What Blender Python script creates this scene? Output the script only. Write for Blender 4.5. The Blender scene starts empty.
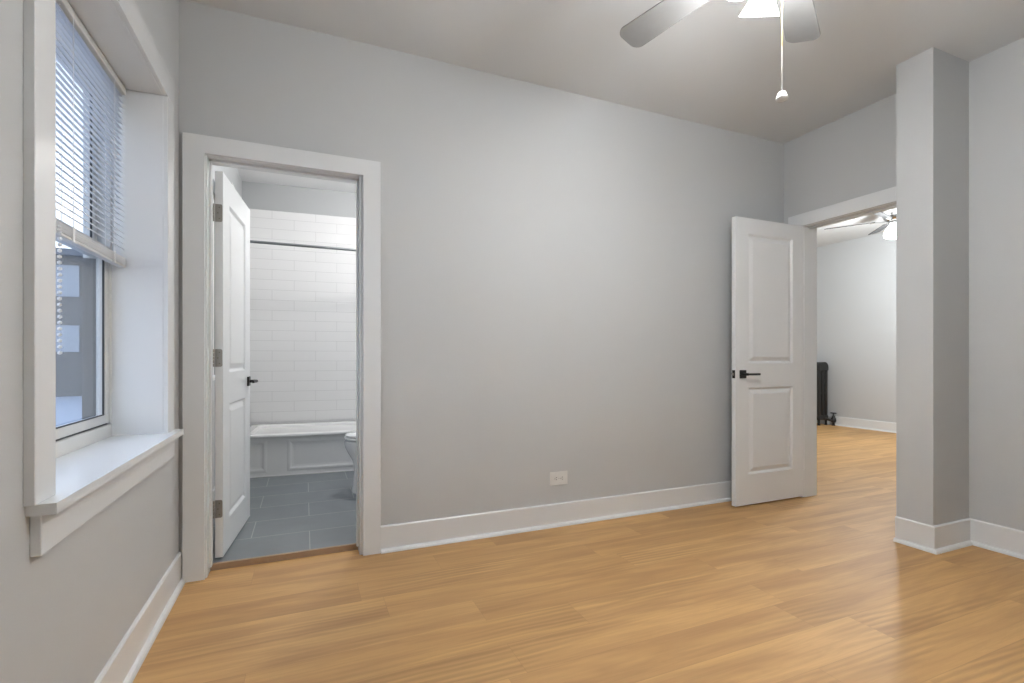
import bpy, bmesh, math, random
from mathutils import Vector, Matrix
random.seed(4)
C = bpy.context.scene
COL = C.collection
PI = math.pi

# ------------------------------------------------------------------ camera
cam_d = bpy.data.cameras.new('camera')
cam_d.sensor_width = 36.0
cam_d.lens = 491.3 / 1024 * 36.0
cam_d.shift_y = 16.47 / 1024
cam_d.clip_start = 0.02
cam = bpy.data.objects.new('camera', cam_d)
cam.location = (0, 0, 1.05)
cam.rotation_euler = (PI / 2, 0, -0.399)
COL.objects.link(cam)
C.camera = cam

# ------------------------------------------------------------------ colour management, world, lights
C.view_settings.view_transform = 'Standard'
C.view_settings.look = 'None'
C.view_settings.gamma = 1.0
C.view_settings.use_curve_mapping = False
C.view_settings.exposure = 1.24

W = bpy.data.worlds.new('winter_sky')
C.world = W
W.use_nodes = True
wn = W.node_tree
wn.nodes.clear()
wo = wn.nodes.new('ShaderNodeOutputWorld')
wb = wn.nodes.new('ShaderNodeBackground')
wr = wn.nodes.new('ShaderNodeValToRGB')
wx = wn.nodes.new('ShaderNodeSeparateXYZ')
wt = wn.nodes.new('ShaderNodeTexCoord')
wn.links.new(wt.outputs['Generated'], wx.inputs[0])
wn.links.new(wx.outputs['Z'], wr.inputs['Fac'])
wr.color_ramp.elements[0].color = (0.90, 0.94, 1.0, 1)
wr.color_ramp.elements[1].color = (0.45, 0.62, 1.0, 1)
wn.links.new(wr.outputs['Color'], wb.inputs['Color'])
wb.inputs['Strength'].default_value = 1.15
wn.links.new(wb.outputs[0], wo.inputs['Surface'])

FAN_BULB_W = 3.9          # each of the four bulbs of the near ceiling fan
HALL_BULB_W = 52.0        # the globe of the far room's fan
BATH_LAMP_W = 16.5        # bathroom ceiling lamp


def lamp(name, loc, power, radius, color=(1, 0.95, 0.88), parent=None):
    d = bpy.data.lights.new(name, 'POINT')
    d.energy = power
    d.shadow_soft_size = radius
    d.color = color
    o = bpy.data.objects.new(name, d)
    o.location = loc
    COL.objects.link(o)
    if parent:
        o.parent = parent
    return o


def portal(name, loc, rot, sx, sy):
    d = bpy.data.lights.new(name, 'AREA')
    d.shape = 'RECTANGLE'
    d.size = sx
    d.size_y = sy
    d.cycles.is_portal = True
    o = bpy.data.objects.new(name, d)
    o.location = loc
    o.rotation_euler = rot
    COL.objects.link(o)


portal('window_daylight', (-0.83, 1.94, 1.44), (0, -PI / 2, 0), 1.34, 0.98)
portal('bathroom_window_daylight', (-0.83, 3.8, 1.6), (0, -PI / 2, 0), 1.36, 0.8)

# ------------------------------------------------------------------ measurements (metres, camera at x=y=0)
L, D, R, ZC = -0.544, 2.728, 3.469, 2.734     # left wall, back wall, right wall, ceiling
FRONT = -0.35                                  # wall behind the camera
BD = 2.854                                     # bathroom side of the back wall
BL, BR, BZ, BC = -0.57, 0.97, 0.03, 2.79       # bathroom left, right, floor, ceiling
R2, XF, ZC2 = 3.595, 7.64, 2.845               # far room: its side of the wall, far wall, ceiling
H2N, H2S = 6.15, 0.75


# ------------------------------------------------------------------ node helpers
def new_mat(name):
    m = bpy.data.materials.new(name)
    m.use_nodes = True
    nt = m.node_tree
    p = nt.nodes['Principled BSDF']
    return m, nt, p


def nd(nt, typ, **kw):
    n = nt.nodes.new(typ)
    for k, v in kw.items():
        setattr(n, k, v)
    return n


def val(nt, sock, v):
    if hasattr(v, 'is_output'):
        nt.links.new(v, sock)
    else:
        sock.default_value = v


def mth(nt, op, a, b=0.0, c=None):
    n = nd(nt, 'ShaderNodeMath', operation=op)
    val(nt, n.inputs[0], a)
    val(nt, n.inputs[1], b)
    if c is not None:
        val(nt, n.inputs[2], c)
    return n.outputs[0]


def mixc(nt, fac, a, b, mode='MIX'):
    n = nd(nt, 'ShaderNodeMix', data_type='RGBA', blend_type=mode)
    val(nt, n.inputs[0], fac)
    for i, x in ((6, a), (7, b)):
        if isinstance(x, tuple):
            n.inputs[i].default_value = (*x, 1) if len(x) == 3 else x
        else:
            nt.links.new(x, n.inputs[i])
    return n.outputs[2]


def bump(nt, p, height, strength, dist):
    b = nd(nt, 'ShaderNodeBump')
    b.inputs['Strength'].default_value = strength
    b.inputs['Distance'].default_value = dist
    nt.links.new(height, b.inputs['Height'])
    nt.links.new(b.outputs[0], p.inputs['Normal'])


def noise(nt, vec, scale, detail=3.0, rough=0.5, distortion=0.0):
    n = nd(nt, 'ShaderNodeTexNoise')
    n.inputs['Scale'].default_value = scale
    n.inputs['Detail'].default_value = detail
    n.inputs['Roughness'].default_value = rough
    n.inputs['Distortion'].default_value = distortion
    if vec is not None:
        nt.links.new(vec, n.inputs['Vector'])
    return n.outputs[0]


def paint(name, col, rough=0.5, stipple=0.0, scale=140.0, spec=0.5):
    m, nt, p = new_mat(name)
    tc = nd(nt, 'ShaderNodeTexCoord')
    f = noise(nt, tc.outputs['Object'], 2.3, 2.0)
    c = mixc(nt, mth(nt, 'MULTIPLY', f, 0.5), col, tuple(x * 0.95 for x in col))
    nt.links.new(c, p.inputs['Base Color'])
    p.inputs['Roughness'].default_value = rough
    p.inputs['Specular IOR Level'].default_value = spec
    if stipple:
        h = noise(nt, tc.outputs['Object'], scale, 2.0, 0.6)
        bump(nt, p, h, stipple, 0.002)
    return m


def plain(name, col, rough=0.4, metal=0.0, spec=0.5, grain=0.06):
    m, nt, p = new_mat(name)
    tc = nd(nt, 'ShaderNodeTexCoord')
    f = noise(nt, tc.outputs['Object'], 30.0, 2.0)
    c = mixc(nt, f, tuple(x * (1 - grain) for x in col), tuple(min(1, x * (1 + grain)) for x in col))
    nt.links.new(c, p.inputs['Base Color'])
    p.inputs['Roughness'].default_value = rough
    p.inputs['Metallic'].default_value = metal
    p.inputs['Specular IOR Level'].default_value = spec
    return m


def emit(name, col, strength):
    m, nt, p = new_mat(name)
    p.inputs['Base Color'].default_value = (0.9, 0.9, 0.88, 1)
    p.inputs['Emission Color'].default_value = (*col, 1)
    p.inputs['Emission Strength'].default_value = strength
    p.inputs['Roughness'].default_value = 0.3
    return m


def glass(name):
    m = bpy.data.materials.new(name)
    m.use_nodes = True
    nt = m.node_tree
    nt.nodes.clear()
    out = nd(nt, 'ShaderNodeOutputMaterial')
    tr = nd(nt, 'ShaderNodeBsdfTransparent')
    tr.inputs[0].default_value = (0.93, 0.95, 0.96, 1)
    gl = nd(nt, 'ShaderNodeBsdfGlossy')
    gl.inputs['Roughness'].default_value = 0.03
    lw = nd(nt, 'ShaderNodeLayerWeight')
    sch = mth(nt, 'ADD', 0.04, mth(nt, 'MULTIPLY', mth(nt, 'POWER', lw.outputs['Facing'], 5.0), 0.96))
    mx = nd(nt, 'ShaderNodeMixShader')
    nt.links.new(sch, mx.inputs[0])
    nt.links.new(tr.outputs[0], mx.inputs[1])
    nt.links.new(gl.outputs[0], mx.inputs[2])
    nt.links.new(mx.outputs[0], out.inputs[0])
    return m


def slat_mat(name):
    m, nt, p = new_mat(name)
    p.inputs['Base Color'].default_value = (0.88, 0.88, 0.88, 1)
    p.inputs['Roughness'].default_value = 0.4
    tl = nd(nt, 'ShaderNodeBsdfTranslucent')
    tl.inputs[0].default_value = (0.85, 0.88, 0.92, 1)
    mx = nd(nt, 'ShaderNodeMixShader')
    mx.inputs[0].default_value = 0.22
    out = nt.nodes['Material Output']
    nt.links.new(p.outputs[0], mx.inputs[1])
    nt.links.new(tl.outputs[0], mx.inputs[2])
    nt.links.new(mx.outputs[0], out.inputs[0])
    return m


def oak_floor(name):
    m, nt, p = new_mat(name)
    tc = nd(nt, 'ShaderNodeTexCoord')
    sp = nd(nt, 'ShaderNodeSeparateXYZ')
    nt.links.new(tc.outputs['Object'], sp.inputs[0])
    PW, PL = 0.18, 1.22
    y = mth(nt, 'DIVIDE', mth(nt, 'ADD', sp.outputs[1], 10.03), PW)
    row = mth(nt, 'FLOOR', y)
    wn1 = nd(nt, 'ShaderNodeTexWhiteNoise', noise_dimensions='1D')
    nt.links.new(row, wn1.inputs['W'])
    x = mth(nt, 'ADD', mth(nt, 'DIVIDE', mth(nt, 'ADD', sp.outputs[0], 20.0), PL), wn1.outputs[0])
    colid = mth(nt, 'FLOOR', x)
    cv = nd(nt, 'ShaderNodeCombineXYZ')
    nt.links.new(row, cv.inputs[0])
    nt.links.new(colid, cv.inputs[1])
    wn2 = nd(nt, 'ShaderNodeTexWhiteNoise', noise_dimensions='2D')
    nt.links.new(cv.outputs[0], wn2.inputs['Vector'])
    rid = wn2.outputs['Value']
    # grain coordinates, long along X, shifted per plank
    def grainvec(sx, sy):
        g = nd(nt, 'ShaderNodeCombineXYZ')
        nt.links.new(mth(nt, 'MULTIPLY', sp.outputs[0], sx), g.inputs[0])
        nt.links.new(mth(nt, 'MULTIPLY', sp.outputs[1], sy), g.inputs[1])
        nt.links.new(mth(nt, 'MULTIPLY', rid, 37.0), g.inputs[2])
        return g.outputs[0]
    def remap(v, lo, hi):
        n = nd(nt, 'ShaderNodeMapRange')
        nt.links.new(v, n.inputs[0])
        n.inputs[1].default_value = lo
        n.inputs[2].default_value = hi
        return n.outputs[0]
    broad = remap(noise(nt, grainvec(0.6, 5.0), 1.0, 3.0, 0.55, 1.2), 0.38, 0.64)
    mid = remap(noise(nt, grainvec(2.2, 24.0), 1.0, 4.0, 0.65, 1.0), 0.42, 0.68)
    fine = noise(nt, grainvec(3.0, 110.0), 1.0, 4.0, 0.6, 0.2)
    mask = remap(noise(nt, grainvec(0.8, 3.0), 1.0, 2.0), 0.5, 0.66)
    # cathedral figure: rings of a stretched, distorted wave
    wv = nd(nt, 'ShaderNodeTexWave', wave_type='RINGS', rings_direction='Z')
    wv.inputs['Scale'].default_value = 1.3
    wv.inputs['Distortion'].default_value = 6.0
    wv.inputs['Detail'].default_value = 3.0
    nt.links.new(grainvec(1.4, 9.0), wv.inputs['Vector'])
    fig = mth(nt, 'MULTIPLY', wv.outputs['Fac'], mask)
    base = mixc(nt, rid, (0.64, 0.375, 0.150), (0.67, 0.40, 0.166))
    c = mixc(nt, mth(nt, 'MULTIPLY', broad, 0.66), base, (0.40, 0.218, 0.085))
    c = mixc(nt, mth(nt, 'MULTIPLY', mid, 0.28), c, (0.33, 0.19, 0.075))
    c = mixc(nt, mth(nt, 'MULTIPLY', fig, 0.45), c, (0.30, 0.175, 0.07))
    c = mixc(nt, mth(nt, 'MULTIPLY', remap(fine, 0.42, 0.75), 0.22), c, (0.33, 0.19, 0.08))
    # seams
    fy = mth(nt, 'ABSOLUTE', mth(nt, 'SUBTRACT', mth(nt, 'FRACT', y), 0.5))
    fx = mth(nt, 'ABSOLUTE', mth(nt, 'SUBTRACT', mth(nt, 'FRACT', x), 0.5))
    sy = mth(nt, 'GREATER_THAN', fy, 0.5 - 0.0012 / PW)
    sx = mth(nt, 'GREATER_THAN', fx, 0.5 - 0.0010 / PL)
    seam = mth(nt, 'MAXIMUM', sy, sx)
    c = mixc(nt, mth(nt, 'MULTIPLY', seam, 0.22), c, (0.16, 0.09, 0.04))
    nt.links.new(c, p.inputs['Base Color'])
    val(nt, p.inputs['Roughness'], mth(nt, 'ADD', 0.47, mth(nt, 'MULTIPLY', fine, 0.12)))
    p.inputs['Specular IOR Level'].default_value = 0.45
    bump(nt, p, mth(nt, 'SUBTRACT', fine, mth(nt, 'MULTIPLY', seam, 1.5)), 0.12, 0.0015)
    return m


def brick_mat(name, axes, origin, bw, bh, mortar, c1, c2, cm, rough, cloud=0.0, bstr=0.3, smooth=0.1):
    m, nt, p = new_mat(name)
    tc = nd(nt, 'ShaderNodeTexCoord')
    sp = nd(nt, 'ShaderNodeSeparateXYZ')
    nt.links.new(tc.outputs['Object'], sp.inputs[0])
    cb = nd(nt, 'ShaderNodeCombineXYZ')
    for i in (0, 1):
        nt.links.new(mth(nt, 'SUBTRACT', sp.outputs[axes[i]], origin[i]), cb.inputs[i])
    br = nd(nt, 'ShaderNodeTexBrick', offset=0.5, offset_frequency=2, squash=1.0)
    nt.links.new(cb.outputs[0], br.inputs['Vector'])
    br.inputs['Scale'].default_value = 1.0
    br.inputs['Mortar Size'].default_value = mortar
    br.inputs['Mortar Smooth'].default_value = smooth
    br.inputs['Bias'].default_value = 0.0
    br.inputs['Brick Width'].default_value = bw
    br.inputs['Row Height'].default_value = bh
    br.inputs['Color1'].default_value = (*c1, 1)
    br.inputs['Color2'].default_value = (*c2, 1)
    br.inputs['Mortar'].default_value = (*cm, 1)
    c = br.outputs['Color']
    if cloud:
        f = noise(nt, tc.outputs['Object'], 3.0, 5.0, 0.6, 0.6)
        dk = mixc(nt, 1.0, c, (1 - cloud, 1 - cloud, 1 - cloud), 'MULTIPLY')
        c = mixc(nt, f, dk, c)
    nt.links.new(c, p.inputs['Base Color'])
    p.inputs['Roughness'].default_value = rough
    inv = mth(nt, 'SUBTRACT', 1.0, br.outputs['Fac'])
    bump(nt, p, inv, bstr, 0.002)
    return m


def cladding(name, col, pitch):
    m, nt, p = new_mat(name)
    tc = nd(nt, 'ShaderNodeTexCoord')
    sp = nd(nt, 'ShaderNodeSeparateXYZ')
    nt.links.new(tc.outputs['Object'], sp.inputs[0])
    f = mth(nt, 'FRACT', mth(nt, 'DIVIDE', sp.outputs[2], pitch))
    g = mth(nt, 'LESS_THAN', f, 0.12)
    c = mixc(nt, g, col, tuple(x * 0.7 for x in col))
    nt.links.new(c, p.inputs['Base Color'])
    p.inputs['Roughness'].default_value = 0.7
    return m


M = {}
M['wall'] = paint('grey_wall_paint', (0.555, 0.565, 0.566), 0.55, 0.25, 170, 0.25)
M['ceil'] = paint('ceiling_paint', (0.70, 0.712, 0.716), 0.7, 0.05, 150, 0.3)
M['trim'] = paint('white_trim_paint', (0.78, 0.795, 0.80), 0.25)
M['door'] = paint('white_door_paint', (0.81, 0.825, 0.83), 0.3)
M['bathwall'] = paint('bathroom_grey_paint', (0.47, 0.482, 0.487), 0.5)
M['bathceil'] = paint('bathroom_ceiling_paint', (0.78, 0.78, 0.78), 0.6)
M['farwall'] = paint('far_room_paint', (0.575, 0.59, 0.60), 0.45)
M['oak'] = oak_floor('light_oak_planks')
M['threshold'] = plain('oak_threshold', (0.40, 0.27, 0.17), 0.5)
M['walltile'] = brick_mat('white_wall_tile', (0, 2), (-0.10, 0.41), 0.406, 0.1016, 0.0016,
                          (0.80, 0.80, 0.80), (0.79, 0.79, 0.79), (0.60, 0.60, 0.60), 0.28, 0.0, 0.25)
M['sidetile'] = brick_mat('white_side_tile', (1, 2), (0.0, 0.41), 0.406, 0.1016, 0.0016,
                          (0.80, 0.80, 0.80), (0.79, 0.79, 0.79), (0.60, 0.60, 0.60), 0.28, 0.0, 0.25)
M['floortile'] = brick_mat('slate_grey_floor_tile', (0, 1), (-0.28 + 0.61 * 0.0, 2.83), 0.61, 0.305, 0.0022,
                           (0.245, 0.268, 0.28), (0.225, 0.25, 0.265), (0.50, 0.51, 0.51), 0.42, 0.35, 0.2)
M['porcelain'] = plain('white_porcelain', (0.80, 0.80, 0.79), 0.12, 0, 0.6, 0.01)
M['tub'] = plain('white_enamel', (0.84, 0.84, 0.83), 0.2, 0, 0.5, 0.01)
M['black'] = plain('matte_black_metal', (0.012, 0.012, 0.013), 0.42, 0.3)
M['hollow'] = plain('dark_bronze_latch', (0.25, 0.22, 0.18), 0.4, 0.8)
M['nickel'] = plain('satin_nickel', (0.36, 0.34, 0.31), 0.38, 0.9)
M['chrome'] = plain('chrome', (0.75, 0.76, 0.77), 0.12, 1.0)
M['steel'] = plain('brushed_steel_rod', (0.30, 0.32, 0.33), 0.3, 0.9)
M['iron'] = plain('black_cast_iron', (0.018, 0.018, 0.018), 0.45)
M['iron_light'] = plain('charcoal_radiator_enamel', (0.016, 0.0165, 0.0165), 0.42)
M['slat'] = slat_mat('white_blind_slat')
M['vinyl'] = paint('white_window_vinyl', (0.70, 0.70, 0.68), 0.4)
M['rail'] = plain('white_blind_rail', (0.70, 0.70, 0.68), 0.35)
M['cord'] = plain('white_cord', (0.85, 0.85, 0.85), 0.5)
M['greycord'] = plain('grey_pull_cord', (0.42, 0.41, 0.40), 0.5)
M['gasket'] = plain('dark_gasket', (0.05, 0.05, 0.05), 0.6)
M['glass'] = glass('window_glass')
M['plate'] = plain('white_plastic_plate', (0.74, 0.74, 0.72), 0.3)
M['slot'] = plain('dark_socket_slot', (0.03, 0.03, 0.03), 0.6)
M['fanbody'] = plain('white_fan_enamel', (0.72, 0.72, 0.70), 0.35)
M['blade'] = plain('silver_grey_fan_blade', (0.24, 0.238, 0.235), 0.45)
M['darkblade'] = plain('dark_grey_fan_blade', (0.03, 0.03, 0.03), 0.5)
M['brass'] = plain('brass_pull_chain', (0.50, 0.36, 0.16), 0.35, 0.8)
M['shade'] = emit('glowing_frosted_glass', (0.975, 0.985, 1.0), 21.0)
M['shade_dim'] = emit('glowing_opal_glass', (1.0, 0.97, 0.93), 3.0)
M['bulb'] = emit('glowing_bulb', (0.975, 0.985, 1.0), 21.0)
M['globe'] = emit('glowing_globe', (1.0, 0.98, 0.94), 0.8)
M['crystal'] = plain('frosted_white_knob', (0.86, 0.86, 0.84), 0.15, 0, 0.6)
M['snow'] = plain('snowy_ground', (0.30, 0.33, 0.37), 0.8)
M['siding'] = cladding('grey_siding', (0.125, 0.122, 0.12), 0.2)
M['brickout'] = plain('grey_exterior_reveal', (0.16, 0.155, 0.15), 0.7)
M['roofgrey'] = plain('dark_roof', (0.12, 0.13, 0.15), 0.8)


# ------------------------------------------------------------------ mesh helpers
def box(bm, x0, x1, y0, y1, z0, z1, bev=0.0, seg=1, mat=None):
    vs = [bm.verts.new((x, y, z)) for x in (x0, x1) for y in (y0, y1) for z in (z0, z1)]
    fs = []
    for idx in ((0, 1, 3, 2), (4, 6, 7, 5), (0, 4, 5, 1), (2, 3, 7, 6), (0, 2, 6, 4), (1, 5, 7, 3)):
        fs.append(bm.faces.new([vs[i] for i in idx]))
    if bev:
        es = list({e for f in fs for e in f.edges})
        r = bmesh.ops.bevel(bm, geom=es, offset=bev, segments=seg, affect='EDGES', profile=0.5)
        vs = list({v for f in r['faces'] for v in f.verts} | {v for v in vs if v.is_valid})
    if mat is not None:
        for v in vs:
            v.co = mat @ v.co
    return vs


def ring_loft(bm, rings, close_ends=True, cyclic=True):
    R_ = [[bm.verts.new(p) for p in r] for r in rings]
    n = len(R_[0])
    for a, b in zip(R_[:-1], R_[1:]):
        for i in range(n if cyclic else n - 1):
            j = (i + 1) % n
            bm.faces.new((a[i], a[j], b[j], b[i]))
    if close_ends:
        bm.faces.new(R_[0][::-1])
        bm.faces.new(R_[-1])
    return R_


def lathe(bm, prof, seg=32, mat=Matrix.Identity(4), cap=True):
    rings = []
    for r, z in prof:
        rings.append([mat @ Vector((r * math.cos(2 * PI * i / seg), r * math.sin(2 * PI * i / seg), z)) for i in range(seg)])
    ring_loft(bm, rings, cap)


def tube(bm, pts, r, seg=12):
    pts = [Vector(p) for p in pts]
    rings = []
    up = Vector((0, 0, 1))
    prev = None
    for i, p in enumerate(pts):
        a = pts[max(0, i - 1)]
        b = pts[min(len(pts) - 1, i + 1)]
        t = (b - a).normalized()
        if prev is None:
            u = t.cross(up)
            if u.length < 1e-4:
                u = t.cross(Vector((1, 0, 0)))
        else:
            u = prev - t * prev.dot(t)
        u.normalize()
        prev = u
        w = t.cross(u)
        rr = r[i] if isinstance(r, (list, tuple)) else r
        rings.append([p + (u * math.cos(2 * PI * k / seg) + w * math.sin(2 * PI * k / seg)) * rr for k in range(seg)])
    ring_loft(bm, rings)


def extrude_profile(bm, prof, a, b, out):
    """profile [(out, up)] swept from a to b (xy points); out = unit xy vector pointing into the room"""
    rings = []
    for p in (a, b):
        rings.append([(p[0] + out[0] * o, p[1] + out[1] * o, z) for o, z in prof])
    ring_loft(bm, rings)


def obj(name, bm, mat, parent=None, smooth=False, loc=None):
    bmesh.ops.recalc_face_normals(bm, faces=bm.faces[:])
    me = bpy.data.meshes.new(name)
    bm.to_mesh(me)
    bm.free()
    if smooth:
        for p in me.polygons:
            p.use_smooth = True
        if hasattr(me, 'set_sharp_from_angle'):
            me.set_sharp_from_angle(angle=math.radians(40))
    if isinstance(mat, (list, tuple)):
        for x in mat:
            me.materials.append(x)
    else:
        me.materials.append(mat)
    o = bpy.data.objects.new(name, me)
    COL.objects.link(o)
    if parent:
        o.parent = parent
    if loc:
        o.location = loc
    return o


def tag(o, label, cat, group=None, kind=None):
    o['label'] = label
    o['category'] = cat
    if group:
        o['group'] = group
    if kind:
        o['kind'] = kind
    return o


def empty(name, loc=(0, 0, 0), rz=0.0):
    o = bpy.data.objects.new(name, None)
    o.location = loc
    o.rotation_euler = (0, 0, rz)
    o.empty_display_size = 0.1
    COL.objects.link(o)
    return o


def boxes(*bs, bev=0.0):
    bm = bmesh.new()
    for b in bs:
        box(bm, *b, bev=bev)
    return bm


S = 'structure'
# ================================================================== ROOM SHELL
OX0, OX1, OZ = -0.43, 0.269, 2.017            # bathroom doorway
PY0, PY1, PZ = 1.88, 2.555, 2.04              # doorway in the right wall
JT = 0.018                                     # jamb lining thickness
tag(obj('floor', boxes((-0.9, XF + 0.15, FRONT - 0.13, 2.812, -0.12, 0.0), (R - 0.001, XF + 0.15, 2.812, H2N + 0.13, -0.12, 0.0)), M['oak']),
    'light oak plank floor running through both rooms', 'floor', kind=S)
tag(obj('ceiling', boxes((L - 0.02, R + 0.06, FRONT - 0.13, D + 0.06, ZC, ZC + 0.12)), M['ceil']),
    'flat white ceiling above the grey room', 'ceiling', kind=S)
tag(obj('wall_back', boxes((L - 0.02, OX0 - JT, D, BD, -0.1, ZC + 0.1), (OX1 + JT, R2, D, BD, -0.1, ZC + 0.1),
                           (OX0 - JT, OX1 + JT, D, BD, OZ + JT, ZC + 0.1)), M['wall']),
    'long light grey wall with the bathroom doorway and the outlet', 'wall', kind=S)
tag(obj('wall_right', boxes((R, R2, 1.70, PY0 - JT, -0.1, ZC2 + 0.1), (R + 0.011, R2, FRONT - 0.13, 1.70, -0.1, ZC2 + 0.1), (R, R2, PY1 + JT, BD, -0.1, ZC2 + 0.1),
                            (R, R2, PY0 - JT, PY1 + JT, PZ + JT, ZC2 + 0.1), (R, R2, BD, H2N, -0.1, ZC2 + 0.1)), M['wall']),
    'grey wall holding the open doorway to the far room', 'wall', kind=S)
WY0, WY1, WZ0, WZ1 = 1.433, 2.442, 0.72, 2.142  # window recess
WO = -0.80                                      # outside face of the left wall
tag(obj('wall_left', boxes((WO, L, FRONT - 0.13, WY0, -0.1, ZC + 0.1), (WO, L, WY1, D + 0.02, -0.1, ZC + 0.1),
                           (WO, L, WY0, WY1, -0.1, WZ0), (WO, L, WY0, WY1, WZ1, ZC + 0.1)), M['wall']),
    'grey wall with the deep window recess', 'wall', kind=S)
tag(obj('wall_front', boxes((L - 0.02, R2, FRONT - 0.12, FRONT, -0.1, ZC + 0.1)), M['wall']),
    'grey wall behind the viewpoint', 'wall', kind=S)
tag(obj('wall_pillar', boxes((3.135, R + 0.02, 1.565, 1.745, -0.05, ZC + 0.05)), M['wall']),
    'grey boxed pillar jutting out from the right wall beside the doorway', 'pillar', kind=S)


# ---- baseboards: board + shoe moulding child
BT, BH = 0.012, 0.141
BOARD = [(0, 0), (BT, 0), (BT, BH - 0.006), (BT - 0.005, BH), (0, BH)]
SHOE = [(BT, 0), (BT + 0.018, 0), (BT + 0.0165, 0.009), (BT + 0.012, 0.0155), (BT + 0.006, 0.019), (BT, 0.02)]


def poly_run(bm, prof, pts, outs):
    """sweep along corner points with mitres; outs = outward unit vector per segment"""
    rings = []
    for i, p in enumerate(pts):
        if i == 0:
            m = Vector(outs[0])
        elif i == len(pts) - 1:
            m = Vector(outs[-1])
        else:
            a, b = Vector(outs[i - 1]), Vector(outs[i])
            m = (a + b) / (1 + a.dot(b))
        rings.append([(p[0] + m.x * o, p[1] + m.y * o, z) for o, z in prof])
    ring_loft(bm, rings)


def baseboard(name, pts, outs, label, board_h=None):
    bm = bmesh.new()
    poly_run(bm, BOARD, pts, outs)
    o = tag(obj(name, bm, M['trim']), label, 'baseboard', kind=S)
    bm = bmesh.new()
    poly_run(bm, SHOE, pts, outs)
    obj('shoe_molding', bm, M['trim'], o)
    return o


baseboard('baseboard_back', [(0.377, D), (R, D)], [(0, -1)], 'white baseboard along the long wall under the outlet')
baseboard('baseboard_left', [(L, FRONT), (L, D - 0.001)], [(1, 0)], 'white baseboard below the window')
baseboard('baseboard_right', [(3.135, 1.745), (3.135, 1.565), (R + 0.011, 1.565), (R + 0.011, FRONT)], [(-1, 0), (0, -1), (-1, 0)],
          'white baseboard wrapping the pillar and running along the right wall')
baseboard('baseboard_far', [(XF, H2S), (XF, H2N)], [(-1, 0)], 'white baseboard in the far room behind the radiator')

# ---- bathroom doorway trim: casings, jambs, stops
t1 = tag(empty('trim_1', (-0.08, D, 0)), 'white casing around the bathroom doorway', 'door casing', kind=S)


def child_boxes(name, parent, mat, *bs, bev=0.0015):
    bm = bmesh.new()
    for b in bs:
        box(bm, *b, bev=bev)
    off = parent.location
    for v in bm.verts:
        v.co -= off
    return obj(name, bm, mat, parent)


CT = 0.02


def casing(parent, along, u0, u1, ui0, ui1, zi, zt, p0, p1):
    """one upside-down U of flat board; along 'x' or 'y'; u = outer/inner edges, p = depth range"""
    pts = [(u0, 0), (ui0, 0), (ui0, zi), (ui1, zi), (ui1, 0), (u1, 0), (u1, zt), (u0, zt)]
    bm = bmesh.new()
    f = (lambda u, z, p: (u, p, z)) if along == 'x' else (lambda u, z, p: (p, u, z))
    e = 0.0015
    inset = [(u0 + e, 0), (ui0 - e, 0), (ui0 - e, zi + e), (ui1 + e, zi + e), (ui1 + e, 0), (u1 - e, 0), (u1 - e, zt - e), (u0 + e, zt - e)]
    sg = 1 if p1 > p0 else -1
    ring_loft(bm, [[f(u, z, p) - parent.location if False else tuple(Vector(f(u, z, p)) - parent.location) for u, z in q]
                   for q, p in ((pts, p0), (pts, p1 - sg * e), (inset, p1))])
    return obj('casing', bm, M['trim'], parent)


casing(t1, 'x', -0.527, 0.376, -0.437, 0.285, 2.020, 2.105, D, D - CT)
child_boxes('jamb', t1, M['trim'], (OX0 - JT, OX0, D - 0.002, BD, 0, OZ))
child_boxes('jamb', t1, M['trim'], (OX1, OX1 + JT, D - 0.002, BD, 0, OZ))
child_boxes('head_jamb', t1, M['trim'], (OX0 - JT, OX1 + JT, D - 0.002, BD, OZ, OZ + JT))
child_boxes('door_stop', t1, M['trim'], (OX1 - 0.011, OX1, D + 0.045, D + 0.085, 0.03, OZ),
            (OX0, OX0 + 0.011, D + 0.045, D + 0.085, 0.03, OZ), (OX0 + 0.0, OX1, D + 0.045, D + 0.085, OZ - 0.012, OZ), bev=0.001)
tag(obj('trim_2', boxes((OX0, OX1, 2.812, 2.83, 0, BZ + 0.001), bev=0.002), M['threshold']),
    'brown wood threshold strip between oak floor and bathroom tile', 'threshold', kind=S)

# ---- far doorway trim
t2 = tag(empty('trim_3', (R, 2.2, 0)), 'white casing around the doorway to the far room', 'door casing', kind=S)
casing(t2, 'y', 1.775, 2.677, PY0 - 0.006, PY1 + 0.006, PZ + 0.004, 2.138, R, R - CT)
child_boxes('jamb', t2, M['trim'], (R - 0.002, R2, PY1, PY1 + JT, 0, PZ))
child_boxes('jamb', t2, M['trim'], (R - 0.002, R2, PY0 - JT, PY0, 0, PZ))
child_boxes('head_jamb', t2, M['trim'], (R - 0.002, R2, PY0 - JT, PY1 + JT, PZ, PZ + JT))
child_boxes('door_stop', t2, M['trim'], (R + 0.045, R + 0.08, PY0, PY1, PZ - 0.011, PZ),
            (R + 0.045, R + 0.08, PY0, PY0 + 0.011, 0, PZ - 0.011), bev=0.001)
casing(t2, 'y', 1.775, 2.677, PY0 - 0.006, PY1 + 0.006, PZ + 0.004, 2.138, R2, R2 + CT)


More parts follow.
